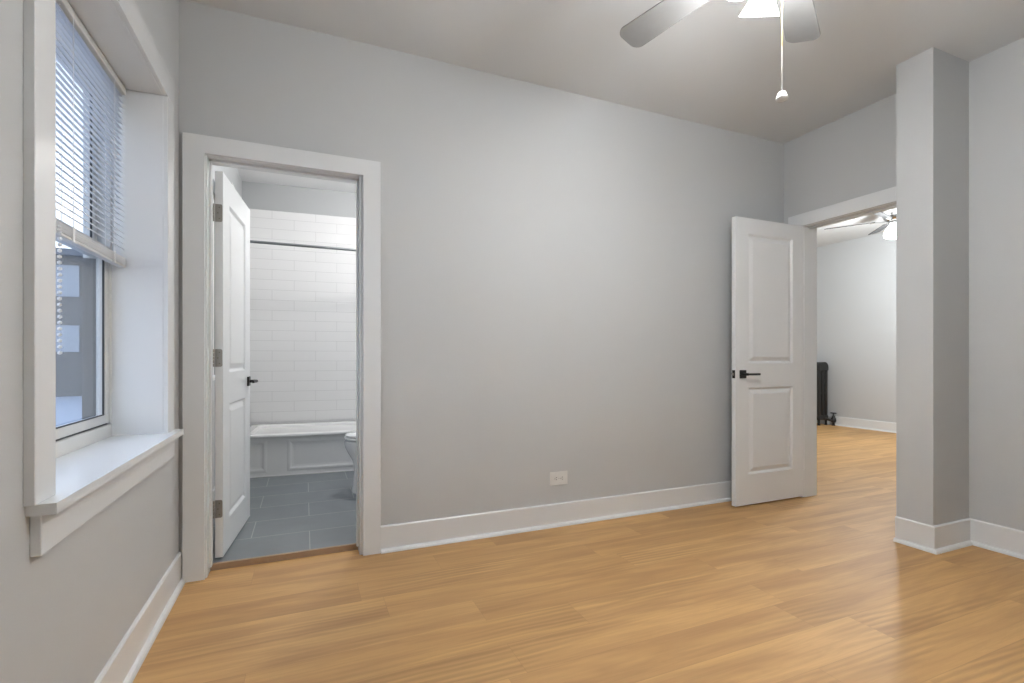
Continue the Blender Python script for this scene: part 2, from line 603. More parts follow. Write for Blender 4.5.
# ================================================================== DOORS (two raised panels)
def panel_slab(W_, z0, z1, panels, th=0.035):
    """x: 0..W_, visible face y=0, back face y=th"""
    bm = bmesh.new()
    xs0, xs1 = panels[0][0], panels[0][1]
    def quad(y, x0, x1, a, b):
        bm.faces.new([bm.verts.new(q) for q in ((x0, y, a), (x1, y, a), (x1, y, b), (x0, y, b))])
    for y, sgn in ((0.0, 1), (th, -1)):
        quad(y, 0, xs0, z0, z1)
        quad(y, xs1, W_, z0, z1)
        zz = [z0]
        for p in panels:
            zz += [p[2], p[3]]
        zz.append(z1)
        for k in range(0, len(zz), 2):
            quad(y, xs0, xs1, zz[k], zz[k + 1])
        for (a, b, c, d) in panels:
            rings = []
            for ins, dep in ((0, 0), (0.005, 0.004), (0.012, 0.012), (0.017, 0.0125), (0.021, 0.0115), (0.046, 0.0015)):
                rings.append([(a + ins, y + sgn * dep, c + ins), (b - ins, y + sgn * dep, c + ins),
                              (b - ins, y + sgn * dep, d - ins), (a + ins, y + sgn * dep, d - ins)])
            rr = ring_loft(bm, rings, close_ends=False)
            bm.faces.new(rr[-1])
    for q in (((0, 0, z0), (0, th, z0), (0, th, z1), (0, 0, z1)), ((W_, 0, z0), (W_, th, z0), (W_, th, z1), (W_, 0, z1)),
              ((0, 0, z0), (W_, 0, z0), (W_, th, z0), (0, th, z0)), ((0, 0, z1), (W_, 0, z1), (W_, th, z1), (0, th, z1))):
        bm.faces.new([bm.verts.new(p) for p in q])
    bmesh.ops.remove_doubles(bm, verts=bm.verts[:], dist=1e-5)
    return bm


def handle(parent, x, z, y, out, toward, name='door_handle'):
    """square rosette on the face y, sticking out along out (-1/+1 in y), lever pointing along toward (+1/-1 in x)"""
    bm = bmesh.new()
    h = 0.029
    box(bm, x - h, x + h, min(y, y + out * 0.010), max(y, y + out * 0.010), z - h, z + h, bev=0.002)
    o = obj(name, bm, M['black'], parent)
    bm = bmesh.new()
    tube(bm, [(x, y + out * 0.009, z), (x, y + out * 0.05, z)], 0.0095, 14)
    box(bm, min(x - toward * 0.012, x + toward * 0.115), max(x - toward * 0.012, x + toward * 0.115),
        min(y + out * 0.043, y + out * 0.055), max(y + out * 0.043, y + out * 0.055), z - 0.0075, z + 0.0075, bev=0.003, seg=2)
    obj('lever', bm, M['black'], o)
    return o


def hinge(parent, z, x_edge, mat):
    """leaf on the hinge edge (plane x = x_edge) facing -x, barrel at its back corner"""
    bm = bmesh.new()
    hh, w0, w1 = 0.0445, 0.002, 0.034
    pts = []
    rad = 0.009
    for cy, cz, a0 in ((w1 - rad - 0.003, z + hh - rad, 0), (w1 - 0.0005, z + hh, None)):
        pass
    # rounded leaf outline in (y, z): square at the barrel side, rounded at the face side (y small)
    out = [(w1, z - hh), (w1, z + hh)]
    for k in range(7):
        a = PI / 2 + k * PI / 12
        out.append((w0 + rad + rad * math.cos(a), z + hh - rad + rad * math.sin(a)))
    for k in range(7):
        a = PI + k * PI / 12
        out.append((w0 + rad + rad * math.cos(a), z - hh + rad + rad * math.sin(a)))
    ring_loft(bm, [[(x_edge - 0.0005, p[0], p[1]) for p in out], [(x_edge - 0.003, p[0], p[1]) for p in out]])
    o = obj('hinge', bm, mat, parent)
    bm = bmesh.new()
    for k in range(5):
        a = z - hh + k * (2 * hh / 5)
        lathe(bm, [(0.0055, a + 0.0008), (0.0062, a + 0.002), (0.0062, a + 2 * hh / 5 - 0.002), (0.0055, a + 2 * hh / 5 - 0.0008)], 14,
              Matrix.Translation((x_edge - 0.006, w1 + 0.007, 0)))
    obj('barrel', bm, mat, o, smooth=True)
    bm = bmesh.new()
    for dz in (-0.028, 0.0, 0.028):
        dy = 0.015 if dz else 0.022
        lathe(bm, [(0.0036, -0.0002), (0.0036, 0.0012)], 12,
              Matrix.Translation((x_edge - 0.003, dy, z + dz)) @ Matrix.Rotation(-PI / 2, 4, 'Y'))
    obj('screws', bm, M['hollow'], o)
    return o


d1 = tag(empty('door_1', (-0.381, 2.853, 0.0), math.radians(85.0)),
         'white two panel door swung open into the bathroom', 'door', kind=S)
obj('door_slab', panel_slab(0.68, 0.045, 1.991, [(0.135, 0.54, 0.205, 0.81), (0.135, 0.54, 0.975, 1.86)]), M['door'], d1)
handle(d1, 0.617, 0.905, 0.0, -1, -1)
handle(d1, 0.617, 0.905, 0.035, 1, -1)
for hz in (0.29, 1.05, 1.78):
    hinge(d1, hz, 0.0, M['nickel'])

d2 = tag(empty('door_2', (2.770, 2.552, 0.0), math.radians(0.2)),
         'white two panel door standing open in front of the long grey wall', 'door', kind=S)
obj('door_slab', panel_slab(0.685, 0.012, 2.04, [(0.12, 0.572, 0.225, 0.84), (0.12, 0.572, 1.012, 1.93)]), M['door'], d2)
handle(d2, 0.063, 0.936, 0.0, -1, 1)
handle(d2, 0.063, 0.936, 0.035, 1, 1)
bm = bmesh.new()
box(bm, -0.0015, 0.0, 0.005, 0.030, 0.936 - 0.0285, 0.936 + 0.0285, bev=0.0004)
lp = obj('latch_plate', bm, M['black'], d2)
bm = bmesh.new()
box(bm, -0.010, -0.001, 0.011, 0.024, 0.936 - 0.009, 0.936 + 0.009, bev=0.003)
obj('latch_bolt', bm, M['hollow'], lp)
for hz in (0.26, 1.05, 1.80):
    bm = bmesh.new()
    tube(bm, [(0.685 + 0.004, 0.040, hz - 0.045), (0.685 + 0.004, 0.040, hz + 0.045)], 0.006, 12)
    obj('hinge', bm, M['nickel'], d2)

# ================================================================== WINDOW
w1 = tag(empty('window_1', (-0.70, 1.94, 0.735)), 'deep double hung window with white casing and sill in the left wall', 'window', kind=S)
XS = -0.712                                     # inner face of the window frame
JY0, JY1, JZ = 1.441, 2.434, 2.136
child_boxes('side_casing', w1, M['trim'], (L, L + CT, 1.345, 1.439, 0.738, 2.1375))
child_boxes('side_casing', w1, M['trim'], (L, L + CT, 2.436, 2.54, 0.738, 2.1375))
child_boxes('head_casing', w1, M['trim'], (L, L + CT, 1.345, 2.54, 2.138, 2.235))
child_boxes('jamb_liner', w1, M['trim'], (XS - 0.02, L + 0.004, WY0, JY0, 0.735, JZ))
child_boxes('jamb_liner', w1, M['trim'], (XS - 0.02, L + 0.004, JY1, WY1, 0.735, JZ))
child_boxes('head_liner', w1, M['trim'], (XS - 0.02, L + 0.004, WY0, WY1, JZ, WZ1))
# stool (sill board) with horns, apron
bm = bmesh.new()
pts = [(XS - 0.03, JY0), (L, JY0), (L, 1.355), (-0.492, 1.355), (-0.492, 2.555), (L, 2.555), (L, JY1), (XS - 0.03, JY1)]
zz = [(0.716, 0), (0.720, 0.0), (0.734, 0), (0.738, 0)]
rr = [[(p[0], p[1], 0.714) for p in pts], [(p[0], p[1], 0.738) for p in pts]]
ring_loft(bm, rr)
for v in bm.verts:
    v.co -= w1.location
obj('window_sill', bm, M['trim'], w1)
child_boxes('apron', w1, M['trim'], (L, L + CT, 1.372, 2.54, 0.622, 0.7135))
# frame lining behind the liners, riser under the sash
child_boxes('sub_sill', w1, M['vinyl'], (-0.80, XS, JY0, JY1, 0.738, 0.787))
FY0, FY1 = JY0 + 0.012, JY1 - 0.012
child_boxes('window_frame', w1, M['vinyl'], (-0.80, XS, JY0, FY0, 0.792, JZ), (-0.80, XS, FY1, JY1, 0.792, JZ),
            (-0.80, XS, FY0, FY1, JZ - 0.02, JZ))


def sash(x0, x1, z0, z1, rail_b, rail_t, name):
    st = 0.034
    s = child_boxes(name, w1, M['vinyl'], (x0, x1, FY0, FY0 + st, z0, z1), (x0, x1, FY1 - st, FY1, z0, z1),
                    (x0, x1, FY0 + st, FY1 - st, z0, z0 + rail_b), (x0, x1, FY0 + st, FY1 - st, z1 - rail_t, z1), bev=0.001)
    g = boxes((x0 + (x1 - x0) * 0.3, x0 + (x1 - x0) * 0.3 + 0.004, FY0 + st - 0.003, FY1 - st + 0.003, z0 + rail_b - 0.003, z1 - rail_t + 0.003))
    for v in g.verts:
        v.co -= w1.location
    obj('pane', g, M['glass'], s)
    gk = 0.004
    a, b, c, d = FY0 + st, FY1 - st, z0 + rail_b, z1 - rail_t
    xg0, xg1 = x1 - 0.010, x1 - 0.004
    k = boxes((xg0, xg1, a, a + gk, c, d), (xg0, xg1, b - gk, b, c, d), (xg0, xg1, a, b, c, c + gk), (xg0, xg1, a, b, d - gk, d))
    for v in k.verts:
        v.co -= w1.location
    obj('gasket', k, M['gasket'], s)
    return s


sash(-0.748, -0.718, 0.794, 1.49, 0.032, 0.03, 'lower_sash')
sash(-0.786, -0.756, 1.45, JZ - 0.02, 0.03, 0.032, 'upper_sash')
child_boxes('weather_strip', w1, M['gasket'], (-0.745, -0.722, FY0, FY1, 0.787, 0.794), bev=0)
child_boxes('exterior_jamb', w1, M['brickout'], (WO, -0.750, FY1 - 0.008, FY1, 0.795, 1.44), bev=0)
# outside reveal of the wall
child_boxes('exterior_sill', w1, M['brickout'], (WO - 0.06, -0.79, WY0, WY1, 0.70, 0.786), bev=0)

# ---- mini blind, a thing of its own hanging in the recess
BX, BY0, BY1 = -0.678, 1.452, 2.428
vb = tag(empty('window_blind', (BX, 1.94, 2.134)), 'white mini blind lowered over the upper half of the window', 'blind')


def bl_boxes(name, mat, *bs, bev=0.0, parent=vb, ref=None):
    bm = bmesh.new()
    for b in bs:
        box(bm, *b, bev=bev)
    for v in bm.verts:
        v.co -= vb.location
    return obj(name, bm, mat, parent)


bl_boxes('headrail', M['rail'], (BX - 0.016, BX + 0.015, BY0, BY1, 2.106, 2.133), bev=0.002)
bl_boxes('bottom_rail', M['rail'], (BX - 0.013, BX + 0.013, BY0, BY1, 1.412, 1.424), bev=0.003)
PITCH = 0.0216
NS = 29
tilt = math.radians(-31)


def slat_mesh(t, th=0.0005):
    bm = bmesh.new()
    prof = []
    n = 6
    for k in range(n + 1):
        u = -0.0125 + 0.025 * k / n
        prof.append((u, 0.0034 * (1 - (u / 0.0125) ** 2)))
    ring = prof + [(u, z - th) for u, z in reversed(prof)]
    c_, s_ = math.cos(t), math.sin(t)
    ring_loft(bm, [[(u * c_ - z * s_, y, u * s_ + z * c_) for u, z in ring] for y in (BY0 + 0.002 - 1.94, BY1 - 0.002 - 1.94)])
    return bm


slat0 = obj('slat', slat_mesh(tilt), M['slat'], vb, smooth=True)
slat0.location = (0, 0, 2.094 - 2.134)
for k in range(1, NS):
    s_ = slat0.copy()
    COL.objects.link(s_)
    s_.parent = vb
    s_.location = (0, 0, 2.094 - PITCH * k - 2.134)
flat0 = obj('slat', slat_mesh(0.0, 0.0023), M['slat'], vb, smooth=True)
flat0.location = (0, 0, 1.4265 - 2.134)
for k in range(1, 10):
    s_ = flat0.copy()
    COL.objects.link(s_)
    s_.parent = vb
    s_.location = (0.0006 * (k % 3 - 1), 0, 1.4265 + 0.0028 * k - 2.134)
for yy in (1.60, 1.94, 2.30):
    bl_boxes('ladder_cord', M['cord'], (BX + 0.0135, BX + 0.0150, yy - 0.001, yy + 0.001, 1.415, 2.106),
             (BX - 0.0150, BX - 0.0135, yy - 0.001, yy + 0.001, 1.415, 2.106), (BX + 0.0132, BX + 0.0162, yy - 0.007, yy + 0.007, 1.411, 1.456))
bm = bmesh.new()
for k in range(59):
    z = 2.08 - 0.0175 * k
    q = bmesh.ops.create_icosphere(bm, subdivisions=1, radius=0.0062 if z < 1.45 else 0.002)
    for v in q['verts']:
        v.co += Vector((BX + 0.020, 1.83 + 0.0012 * math.sin(k), z)) - vb.location
obj('pull_cord', bm, M['cord'], vb, smooth=True)

# ================================================================== outside the window
tag(obj('ground', boxes((-60, WO - 0.02, -20, 90, -0.75, -0.55)), M['snow']), 'pale snowy ground seen through the lower pane', 'ground', kind=S)
nb = tag(empty('building', (-11, 27, -0.55)), 'grey sided neighbouring building seen through the window glass', 'building')
child_boxes('wall', nb, M['siding'], (-26, -5.5, 26, 33, -0.56, 5.3), bev=0)
child_boxes('roof', nb, M['roofgrey'], (-26.3, -5.2, 25.7, 33.3, 5.3, 5.55), bev=0)
for wx_ in (-12.2, -9.3):
    child_boxes('window', nb, M['snow'], (wx_ - 0.6, wx_ + 0.6, 25.95, 26.02, 1.3, 2.4), bev=0)
    child_boxes('window', nb, M['snow'], (wx_ - 0.6, wx_ + 0.6, 25.95, 26.02, 3.6, 4.9), bev=0)

# ================================================================== BATHROOM
tag(obj('floor_bathroom', boxes((BL - 0.05, BR + 0.05, 2.83, 5.75, -0.08, BZ)), M['floortile']),
    'slate grey rectangular tile floor of the bathroom', 'floor', kind=S)
tag(obj('ceiling_bathroom', boxes((BL - 0.05, BR + 0.05, BD - 0.03, 5.8, BC, BC + 0.1)), M['bathceil']),
    'white bathroom ceiling seen over the doorway', 'ceiling', kind=S)
BWY0, BWY1, BWZ0, BWZ1 = 3.42, 4.22, 0.90, 2.26
tag(obj('wall_bathroom_left', boxes((WO, BL, D + 0.02, BWY0, -0.1, BC + 0.1), (WO, BL, BWY1, 5.85, -0.1, BC + 0.1),
                                    (WO, BL, BWY0, BWY1, -0.1, BWZ0), (WO, BL, BWY0, BWY1, BWZ1, BC + 0.1)), M['bathwall']),
    'grey bathroom wall behind the open door', 'wall', kind=S)
tag(obj('wall_bathroom_right', boxes((BR, BR + 0.1, BD - 0.02, 5.8, -0.1, BC + 0.1)), M['bathwall']),
    'grey bathroom wall behind the toilet', 'wall', kind=S)
ROT = math.radians(-4.0)
bw = tag(obj('wall_bathroom_back', boxes((-0.85, 0.95, 0.012, 0.12, -0.1, BC + 0.1)), M['bathwall'], loc=(0.0, 5.435, 0)),
         'grey bathroom wall above the tub tile', 'wall', kind=S)
bw.rotation_euler = (0, 0, ROT)
tl = obj('tile_surround', boxes((-0.66, 1.02, 0.0, 0.013, 0.38, 2.523), bev=0.002), M['walltile'], bw)
tag(obj('trim_4', boxes((BR - 0.010, BR, 4.66, 5.42, 0.38, 2.523)), M['sidetile']), 'white tile on the right end of the tub alcove', 'tile', kind=S)
tag(obj('trim_5', boxes((BL, BL + 0.010, 4.72, 5.46, 0.38, 2.523)), M['sidetile']), 'white tile on the left end of the tub alcove', 'tile', kind=S)
baseboard('baseboard_bathroom', [(BL, BD), (BL, 4.66)], [(1, 0)], 'white baseboard below the bathroom window').location.z = BZ

w2 = tag(empty('window_2', (-0.75, 3.82, 0.9)), 'bright bathroom window glimpsed through the hinge gap of the open door', 'window', kind=S)
child_boxes('window_frame', w2, M['vinyl'], (-0.80, -0.62, BWY0, BWY0 + 0.04, BWZ0, BWZ1), (-0.80, -0.62, BWY1 - 0.04, BWY1, BWZ0, BWZ1),
            (-0.80, -0.62, BWY0, BWY1, BWZ1 - 0.04, BWZ1), (-0.80, -0.56, BWY0, BWY1, BWZ0 - 0.001, BWZ0 + 0.025))
child_boxes('meeting_rail', w2, M['steel'], (-0.74, -0.70, BWY0 + 0.04, BWY1 - 0.04, 1.66, 1.70))
g = boxes((-0.723, -0.719, BWY0 + 0.03, BWY1 - 0.03, BWZ0 + 0.02, BWZ1 - 0.03))
for v in g.verts:
    v.co -= w2.location
obj('pane', g, M['glass'], w2)

# ---- bathtub: alcove tub with a panelled apron
TL_, TDEP, TH = 1.44, 0.735, 0.362
tb = tag(empty('bathtub', (0.19, 4.655, BZ), ROT), 'white alcove bathtub with panelled apron below the tiled wall', 'bathtub')


def rrect(x0, x1, y0, y1, r, z, n=6):
    out = []
    for cx, cy, a0 in ((x1 - r, y1 - r, 0), (x0 + r, y1 - r, PI / 2), (x0 + r, y0 + r, PI), (x1 - r, y0 + r, 1.5 * PI)):
        for k in range(n + 1):
            a = a0 + k * PI / 2 / n
            out.append((cx + r * math.cos(a), cy + r * math.sin(a), z))
    return out


hx = TL_ / 2
bm = bmesh.new()
ring_loft(bm, [rrect(-hx, hx, 0.012, TDEP, 0.012, TH - 0.030), rrect(-hx, hx, -0.006, TDEP, 0.014, TH - 0.026),
               rrect(-hx, hx, -0.012, TDEP, 0.018, TH - 0.016), rrect(-hx, hx, -0.009, TDEP, 0.018, TH - 0.004),
               rrect(-hx + 0.004, hx - 0.004, 0.002, TDEP - 0.002, 0.02, TH), rrect(-hx + 0.07, hx - 0.07, 0.068, TDEP - 0.05, 0.09, TH),
               rrect(-hx + 0.082, hx - 0.082, 0.08, TDEP - 0.062, 0.09, TH - 0.012), rrect(-hx + 0.12, hx - 0.12, 0.105, TDEP - 0.09, 0.09, TH - 0.2),
               rrect(-hx + 0.17, hx - 0.17, 0.15, TDEP - 0.13, 0.09, TH - 0.29), rrect(-hx + 0.25, hx - 0.25, 0.22, TDEP - 0.2, 0.08, TH - 0.305)])
obj('tub_rim', bm, M['tub'], tb, smooth=True)
# apron with raised-edge panels
bm = bmesh.new()
pz0, pz1 = 0.035, TH - 0.045
x_a, x_b, x_c = -hx + 0.02, -0.49, -0.335
def aquad(x0, x1, z0, z1, y=0.014):
    bm.faces.new([bm.verts.new(q) for q in ((x0, y, z0), (x1, y, z0), (x1, y, z1), (x0, y, z1))])
pans = [(x_a, x_b, pz0, pz1), (x_c, hx - 0.02, pz0, pz1)]
zt = TH - 0.028
aquad(-hx, hx, 0, pz0); aquad(-hx, hx, pz1, zt); aquad(-hx, x_a, pz0, pz1); aquad(x_b, x_c, pz0, pz1); aquad(hx - 0.02, hx, pz0, pz1)
for a, b, c, d in pans:
    rings = []
    for ins, dep in ((0, 0), (0.012, -0.003), (0.024, -0.003), (0.040, 0.003), (0.055, 0.005)):
        rings.append([(a + ins, 0.014 + dep, c + ins), (b - ins, 0.014 + dep, c + ins), (b - ins, 0.014 + dep, d - ins), (a + ins, 0.014 + dep, d - ins)])
    q = ring_loft(bm, rings, False)
    bm.faces.new(q[-1])
for q in (((-hx, 0.014, 0), (-hx, 0.05, 0), (-hx, 0.05, zt), (-hx, 0.014, zt)), ((hx, 0.014, 0), (hx, 0.05, 0), (hx, 0.05, zt), (hx, 0.014, zt)),
          ((-hx, 0.05, 0), (hx, 0.05, 0), (hx, 0.05, zt), (-hx, 0.05, zt)), ((-hx, 0.014, 0), (hx, 0.014, 0), (hx, 0.05, 0), (-hx, 0.05, 0)),
          ((-hx, 0.014, zt), (hx, 0.014, zt), (hx, 0.05, zt), (-hx, 0.05, zt))):
    bm.faces.new([bm.verts.new(p) for p in q])
bmesh.ops.remove_doubles(bm, verts=bm.verts[:], dist=1e-5)
obj('apron', bm, M['tub'], tb)
bm = bmesh.new()
tube(bm, [(-hx, 0.012, 0.004), (hx, 0.012, 0.004)], 0.005, 8)
obj('caulk_line', bm, M['porcelain'], tb)

# ---- shower rod
sr = tag(empty('shower_rod', (0.2, 4.735, 2.045)), 'brushed steel shower curtain rod across the tub alcove', 'curtain rod')
bm = bmesh.new()
tube(bm, [(BL + 0.010 - 0.2, 0, 0), (BR - 0.010 - 0.2, 0, 0)], 0.0125, 16)
obj('rod', bm, M['steel'], sr, smooth=True)
for xx, sg in ((BL + 0.010 - 0.2, 1), (BR - 0.010 - 0.2, -1)):
    bm = bmesh.new()
    lathe(bm, [(0.032, 0), (0.032, 0.004), (0.022, 0.012), (0.016, 0.016)], 24, Matrix.Translation((xx, 0, 0)) @ Matrix.Rotation(sg * PI / 2, 4, 'Y'))
    obj('flange', bm, M['steel'], sr, smooth=True)

# ---- toilet facing -x
to = tag(empty('toilet', (0.62, 3.90, BZ)), 'white toilet with its bowl showing beside the doorway', 'toilet')


def egg(xf, xb, hw, z, n=28, sq=1.0):
    """outline in xy: tip at xf (negative x), back at xb"""
    out = []
    cx = xf + (xb - xf) * 0.55
    for k in range(n):
        a = 2 * PI * k / n
        ca, sa = math.cos(a), math.sin(a)
        x = cx + (xb - cx) * ca if ca > 0 else cx + (cx - xf) * ca
        y = hw * (abs(sa) ** sq) * (1 if sa >= 0 else -1)
        out.append((x, y, z))
    return out


bm = bmesh.new()
ring_loft(bm, [egg(-0.292, 0.20, 0.11, 0.0), egg(-0.295, 0.20, 0.115, 0.02), egg(-0.284, 0.19, 0.10, 0.05), egg(-0.278, 0.19, 0.095, 0.14),
               egg(-0.276, 0.19, 0.10, 0.20), egg(-0.290, 0.19, 0.125, 0.25), egg(-0.318, 0.18, 0.155, 0.30), egg(-0.340, 0.17, 0.175, 0.345),
               egg(-0.346, 0.16, 0.182, 0.37), egg(-0.346, 0.16, 0.182, 0.392), egg(-0.335, 0.15, 0.172, 0.40), egg(-0.27, 0.10, 0.12, 0.398),
               egg(-0.24, 0.07, 0.09, 0.33), egg(-0.18, 0.02, 0.05, 0.27)])
obj('bowl', bm, M['porcelain'], to, smooth=True)
bm = bmesh.new()
ring_loft(bm, [egg(-0.338, 0.13, 0.178, 0.403), egg(-0.348, 0.13, 0.186, 0.408), egg(-0.348, 0.13, 0.186, 0.418), egg(-0.338, 0.13, 0.178, 0.423)])
obj('seat', bm, M['porcelain'], to, smooth=True)
bm = bmesh.new()
ring_loft(bm, [egg(-0.332, 0.13, 0.174, 0.427), egg(-0.342, 0.13, 0.182, 0.431), egg(-0.340, 0.13, 0.180, 0.440), egg(-0.315, 0.12, 0.165, 0.447), egg(-0.15, 0.05, 0.06, 0.452)])
obj('lid', bm, M['porcelain'], to, smooth=True)
bm = bmesh.new()
box(bm, 0.15, 0.335, -0.22, 0.22, 0.385, 0.72, bev=0.02, seg=3)
box(bm, 0.09, 0.30, -0.12, 0.12, 0.30, 0.40, bev=0.02, seg=2)
obj('tank', bm, M['porcelain'], to, smooth=True)
bm = bmesh.new()
box(bm, 0.14, 0.345, -0.23, 0.23, 0.722, 0.752, bev=0.010, seg=3)
obj('tank_lid', bm, M['porcelain'], to, smooth=True)
bm = bmesh.new()
tube(bm, [(0.15, 0.15, 0.66), (0.13, 0.15, 0.66), (0.128, 0.08, 0.655)], 0.006, 10)
obj('flush_handle', bm, M['chrome'], to)

# ---- bathroom ceiling lamp (gives the bathroom its light, above the doorway's view)
bl = tag(empty('ceiling_lamp', (0.74, 4.05, BC)), 'round white bathroom ceiling lamp hidden above the doorway', 'ceiling lamp')
bm = bmesh.new()
lathe(bm, [(0.17, 0), (0.17, -0.015), (0.16, -0.02)], 32)
obj('canopy', bm, M['fanbody'], bl, smooth=True)
bm = bmesh.new()
lathe(bm, [(0.15, -0.02), (0.145, -0.05), (0.115, -0.075), (0.06, -0.09), (0.005, -0.094)], 32)
obj('diffuser', bm, M['shade_dim'], bl, smooth=True)
lamp('ceiling_lamp_light', (0, 0, -0.30), BATH_LAMP_W, 0.09, (1.0, 0.985, 0.97), bl)

# ================================================================== FAR ROOM
tag(obj('wall_far_room', boxes((XF, XF + 0.12, H2S, H2N + 0.1, -0.1, ZC2 + 0.1)), M['farwall']), 'pale grey wall at the end of the far room behind the radiator', 'wall', kind=S)
tag(obj('wall_far_room_north', boxes((R2 - 0.01, XF + 0.1, H2N, H2N + 0.12, -0.1, ZC2 + 0.1)), M['farwall']), 'pale grey side wall of the far room hidden behind the open door', 'wall', kind=S)
tag(obj('wall_far_room_south', boxes((R2 - 0.01, XF + 0.1, H2S - 0.12, H2S, -0.1, ZC2 + 0.1)), M['farwall']), 'pale grey side wall of the far room hidden behind the pillar', 'wall', kind=S)
tag(obj('ceiling_far_room', boxes((R2 - 0.02, XF + 0.1, H2S - 0.1, H2N + 0.1, ZC2, ZC2 + 0.1)), M['ceil']), 'white ceiling of the far room', 'ceiling', kind=S)

# ---- radiator along the far wall, its end facing the doorway
rd = tag(empty('radiator', (7.455, 5.16, 0)), 'black cast iron column radiator standing against the far room wall', 'radiator')
NSEC, STEP = 9, 0.064


def radiator_section():
    bm = bmesh.new()
    w = 0.104
    cols = (-0.076, 0.0, 0.076)
    for cx in cols:
        rings = []
        for z, sx, sy in ((0.115, 0.020, 0.020), (0.15, 0.027, 0.026), (0.45, 0.026, 0.025), (0.52, 0.026, 0.025), (0.86, 0.027, 0.026), (0.90, 0.024, 0.022)):
            rings.append([(cx + sx * math.cos(2 * PI * k / 14), sy * math.sin(2 * PI * k / 14), z) for k in range(14)])
        ring_loft(bm, rings)
    # top and bottom headers with rounded shoulders
    for z0, z1 in ((0.855, 0.985), (0.085, 0.155)):
        r = 0.08 if z0 > 0.5 else 0.03
        prof = []
        for cx, cz, a0 in ((w - r, z1 - r, 0), (-w + r, z1 - r, PI / 2), (-w + 0.02, z0 + 0.02, PI), (w - 0.02, z0 + 0.02, 1.5 * PI)):
            rr_ = r if cz > (z0 + z1) / 2 - 0.02 and a0 < PI else 0.02
            for k in range(6):
                a = a0 + k * PI / 10
                prof.append((cx + rr_ * math.cos(a), cz + rr_ * math.sin(a)))
        ring_loft(bm, [[(x * 0.96, -0.029, z) for x, z in prof], [(x, -0.022, z) for x, z in prof], [(x, 0.022, z) for x, z in prof], [(x * 0.96, 0.029, z) for x, z in prof]])
    box(bm, -0.08, 0.08, -0.009, 0.009, 0.495, 0.515, bev=0.003)
    return bm


sec0 = obj('section', radiator_section(), M['iron_light'], rd, smooth=True)
sec0.location = (0, 0.032, 0)
for k in range(1, NSEC):
    s_ = sec0.copy()
    COL.objects.link(s_)
    s_.parent = rd
    s_.location = (0, 0.032 + STEP * k, 0)
for yk in (0.032, 0.032 + STEP * (NSEC - 1)):
    for xk in (-0.082, 0.082):
        bm = bmesh.new()
        lathe(bm, [(0.020, 0), (0.022, 0.012), (0.015, 0.03), (0.018, 0.09), (0.024, 0.12)], 12, Matrix.Translation((xk, yk, 0)))
        obj('foot', bm, M['iron'], rd, smooth=True)
bm = bmesh.new()
tube(bm, [(0.02, 0.01, 0.115), (0.06, -0.05, 0.085), (0.118, -0.062, 0.085)], 0.019, 12)
lathe(bm, [(0.022, 0.0), (0.026, 0.004), (0.026, 0.012), (0.017, 0.018), (0.017, 0.045), (0.036, 0.055), (0.040, 0.085), (0.032, 0.115), (0.021, 0.125), (0.021, 0.14), (0.012, 0.15), (0.009, 0.185)], 16, Matrix.Translation((0.118, -0.062, 0)))
vv = obj('valve', bm, M['iron'], rd, smooth=True)
bm = bmesh.new()
lathe(bm, [(0.010, 0.185), (0.040, 0.186), (0.044, 0.193), (0.040, 0.201), (0.010, 0.204)], 18, Matrix.Translation((0.118, -0.062, 0)))
obj('hand_wheel', bm, M['iron'], vv, smooth=True)


# ================================================================== CEILING FANS
def blade_mesh(r0, r1, wi, wo, pitch, th=0.006):
    bm = bmesh.new()
    pts = [(r0, -wi / 2), (r0 + 0.06, -wi / 2 - 0.004)]
    rc = 0.04
    for cx, cy, a0 in ((r1 - rc, -wo / 2 + rc, -PI / 2), (r1 - rc, wo / 2 - rc, 0.0)):
        for k in range(7):
            a = a0 + k * PI / 12
            pts.append((cx + rc * math.cos(a), cy + rc * math.sin(a)))
    pts += [(r0 + 0.06, wi / 2 + 0.004), (r0, wi / 2)]
    c_, s_ = math.cos(pitch), math.sin(pitch)
    ring_loft(bm, [[(x, y * c_ - z * s_, y * s_ + z * c_) for x, y in pts] for z in (-th / 2, th / 2)])
    return bm


def arm_mesh(r0, r1):
    bm = bmesh.new()
    rings = []
    for x, w, z in ((r0, 0.020, -0.012), (r0 + 0.05, 0.014, -0.014), (r1 - 0.05, 0.020, -0.006), (r1, 0.042, -0.005)):
        rings.append([(x, -w, z - 0.003), (x, w, z - 0.003), (x, w, z + 0.003), (x, -w, z + 0.003)])
    ring_loft(bm, rings)
    return bm


def blade_set(root, zb, angles, r1, bmat, amat, pitch=math.radians(12), wi=0.10, wo=0.135):
    b0 = a0 = None
    for ang in angles:
        if b0 is None:
            b0 = b = obj('blade', blade_mesh(0.17, r1, wi, wo, pitch), bmat, root)
            a0 = a = obj('blade_arm', arm_mesh(0.07, 0.22), amat, b0)
        else:
            b = b0.copy()
            COL.objects.link(b)
            b.parent = root
            a = a0.copy()
            COL.objects.link(a)
            a.parent = b
        b.location = (0, 0, zb)
        b.rotation_euler = (0, 0, ang)


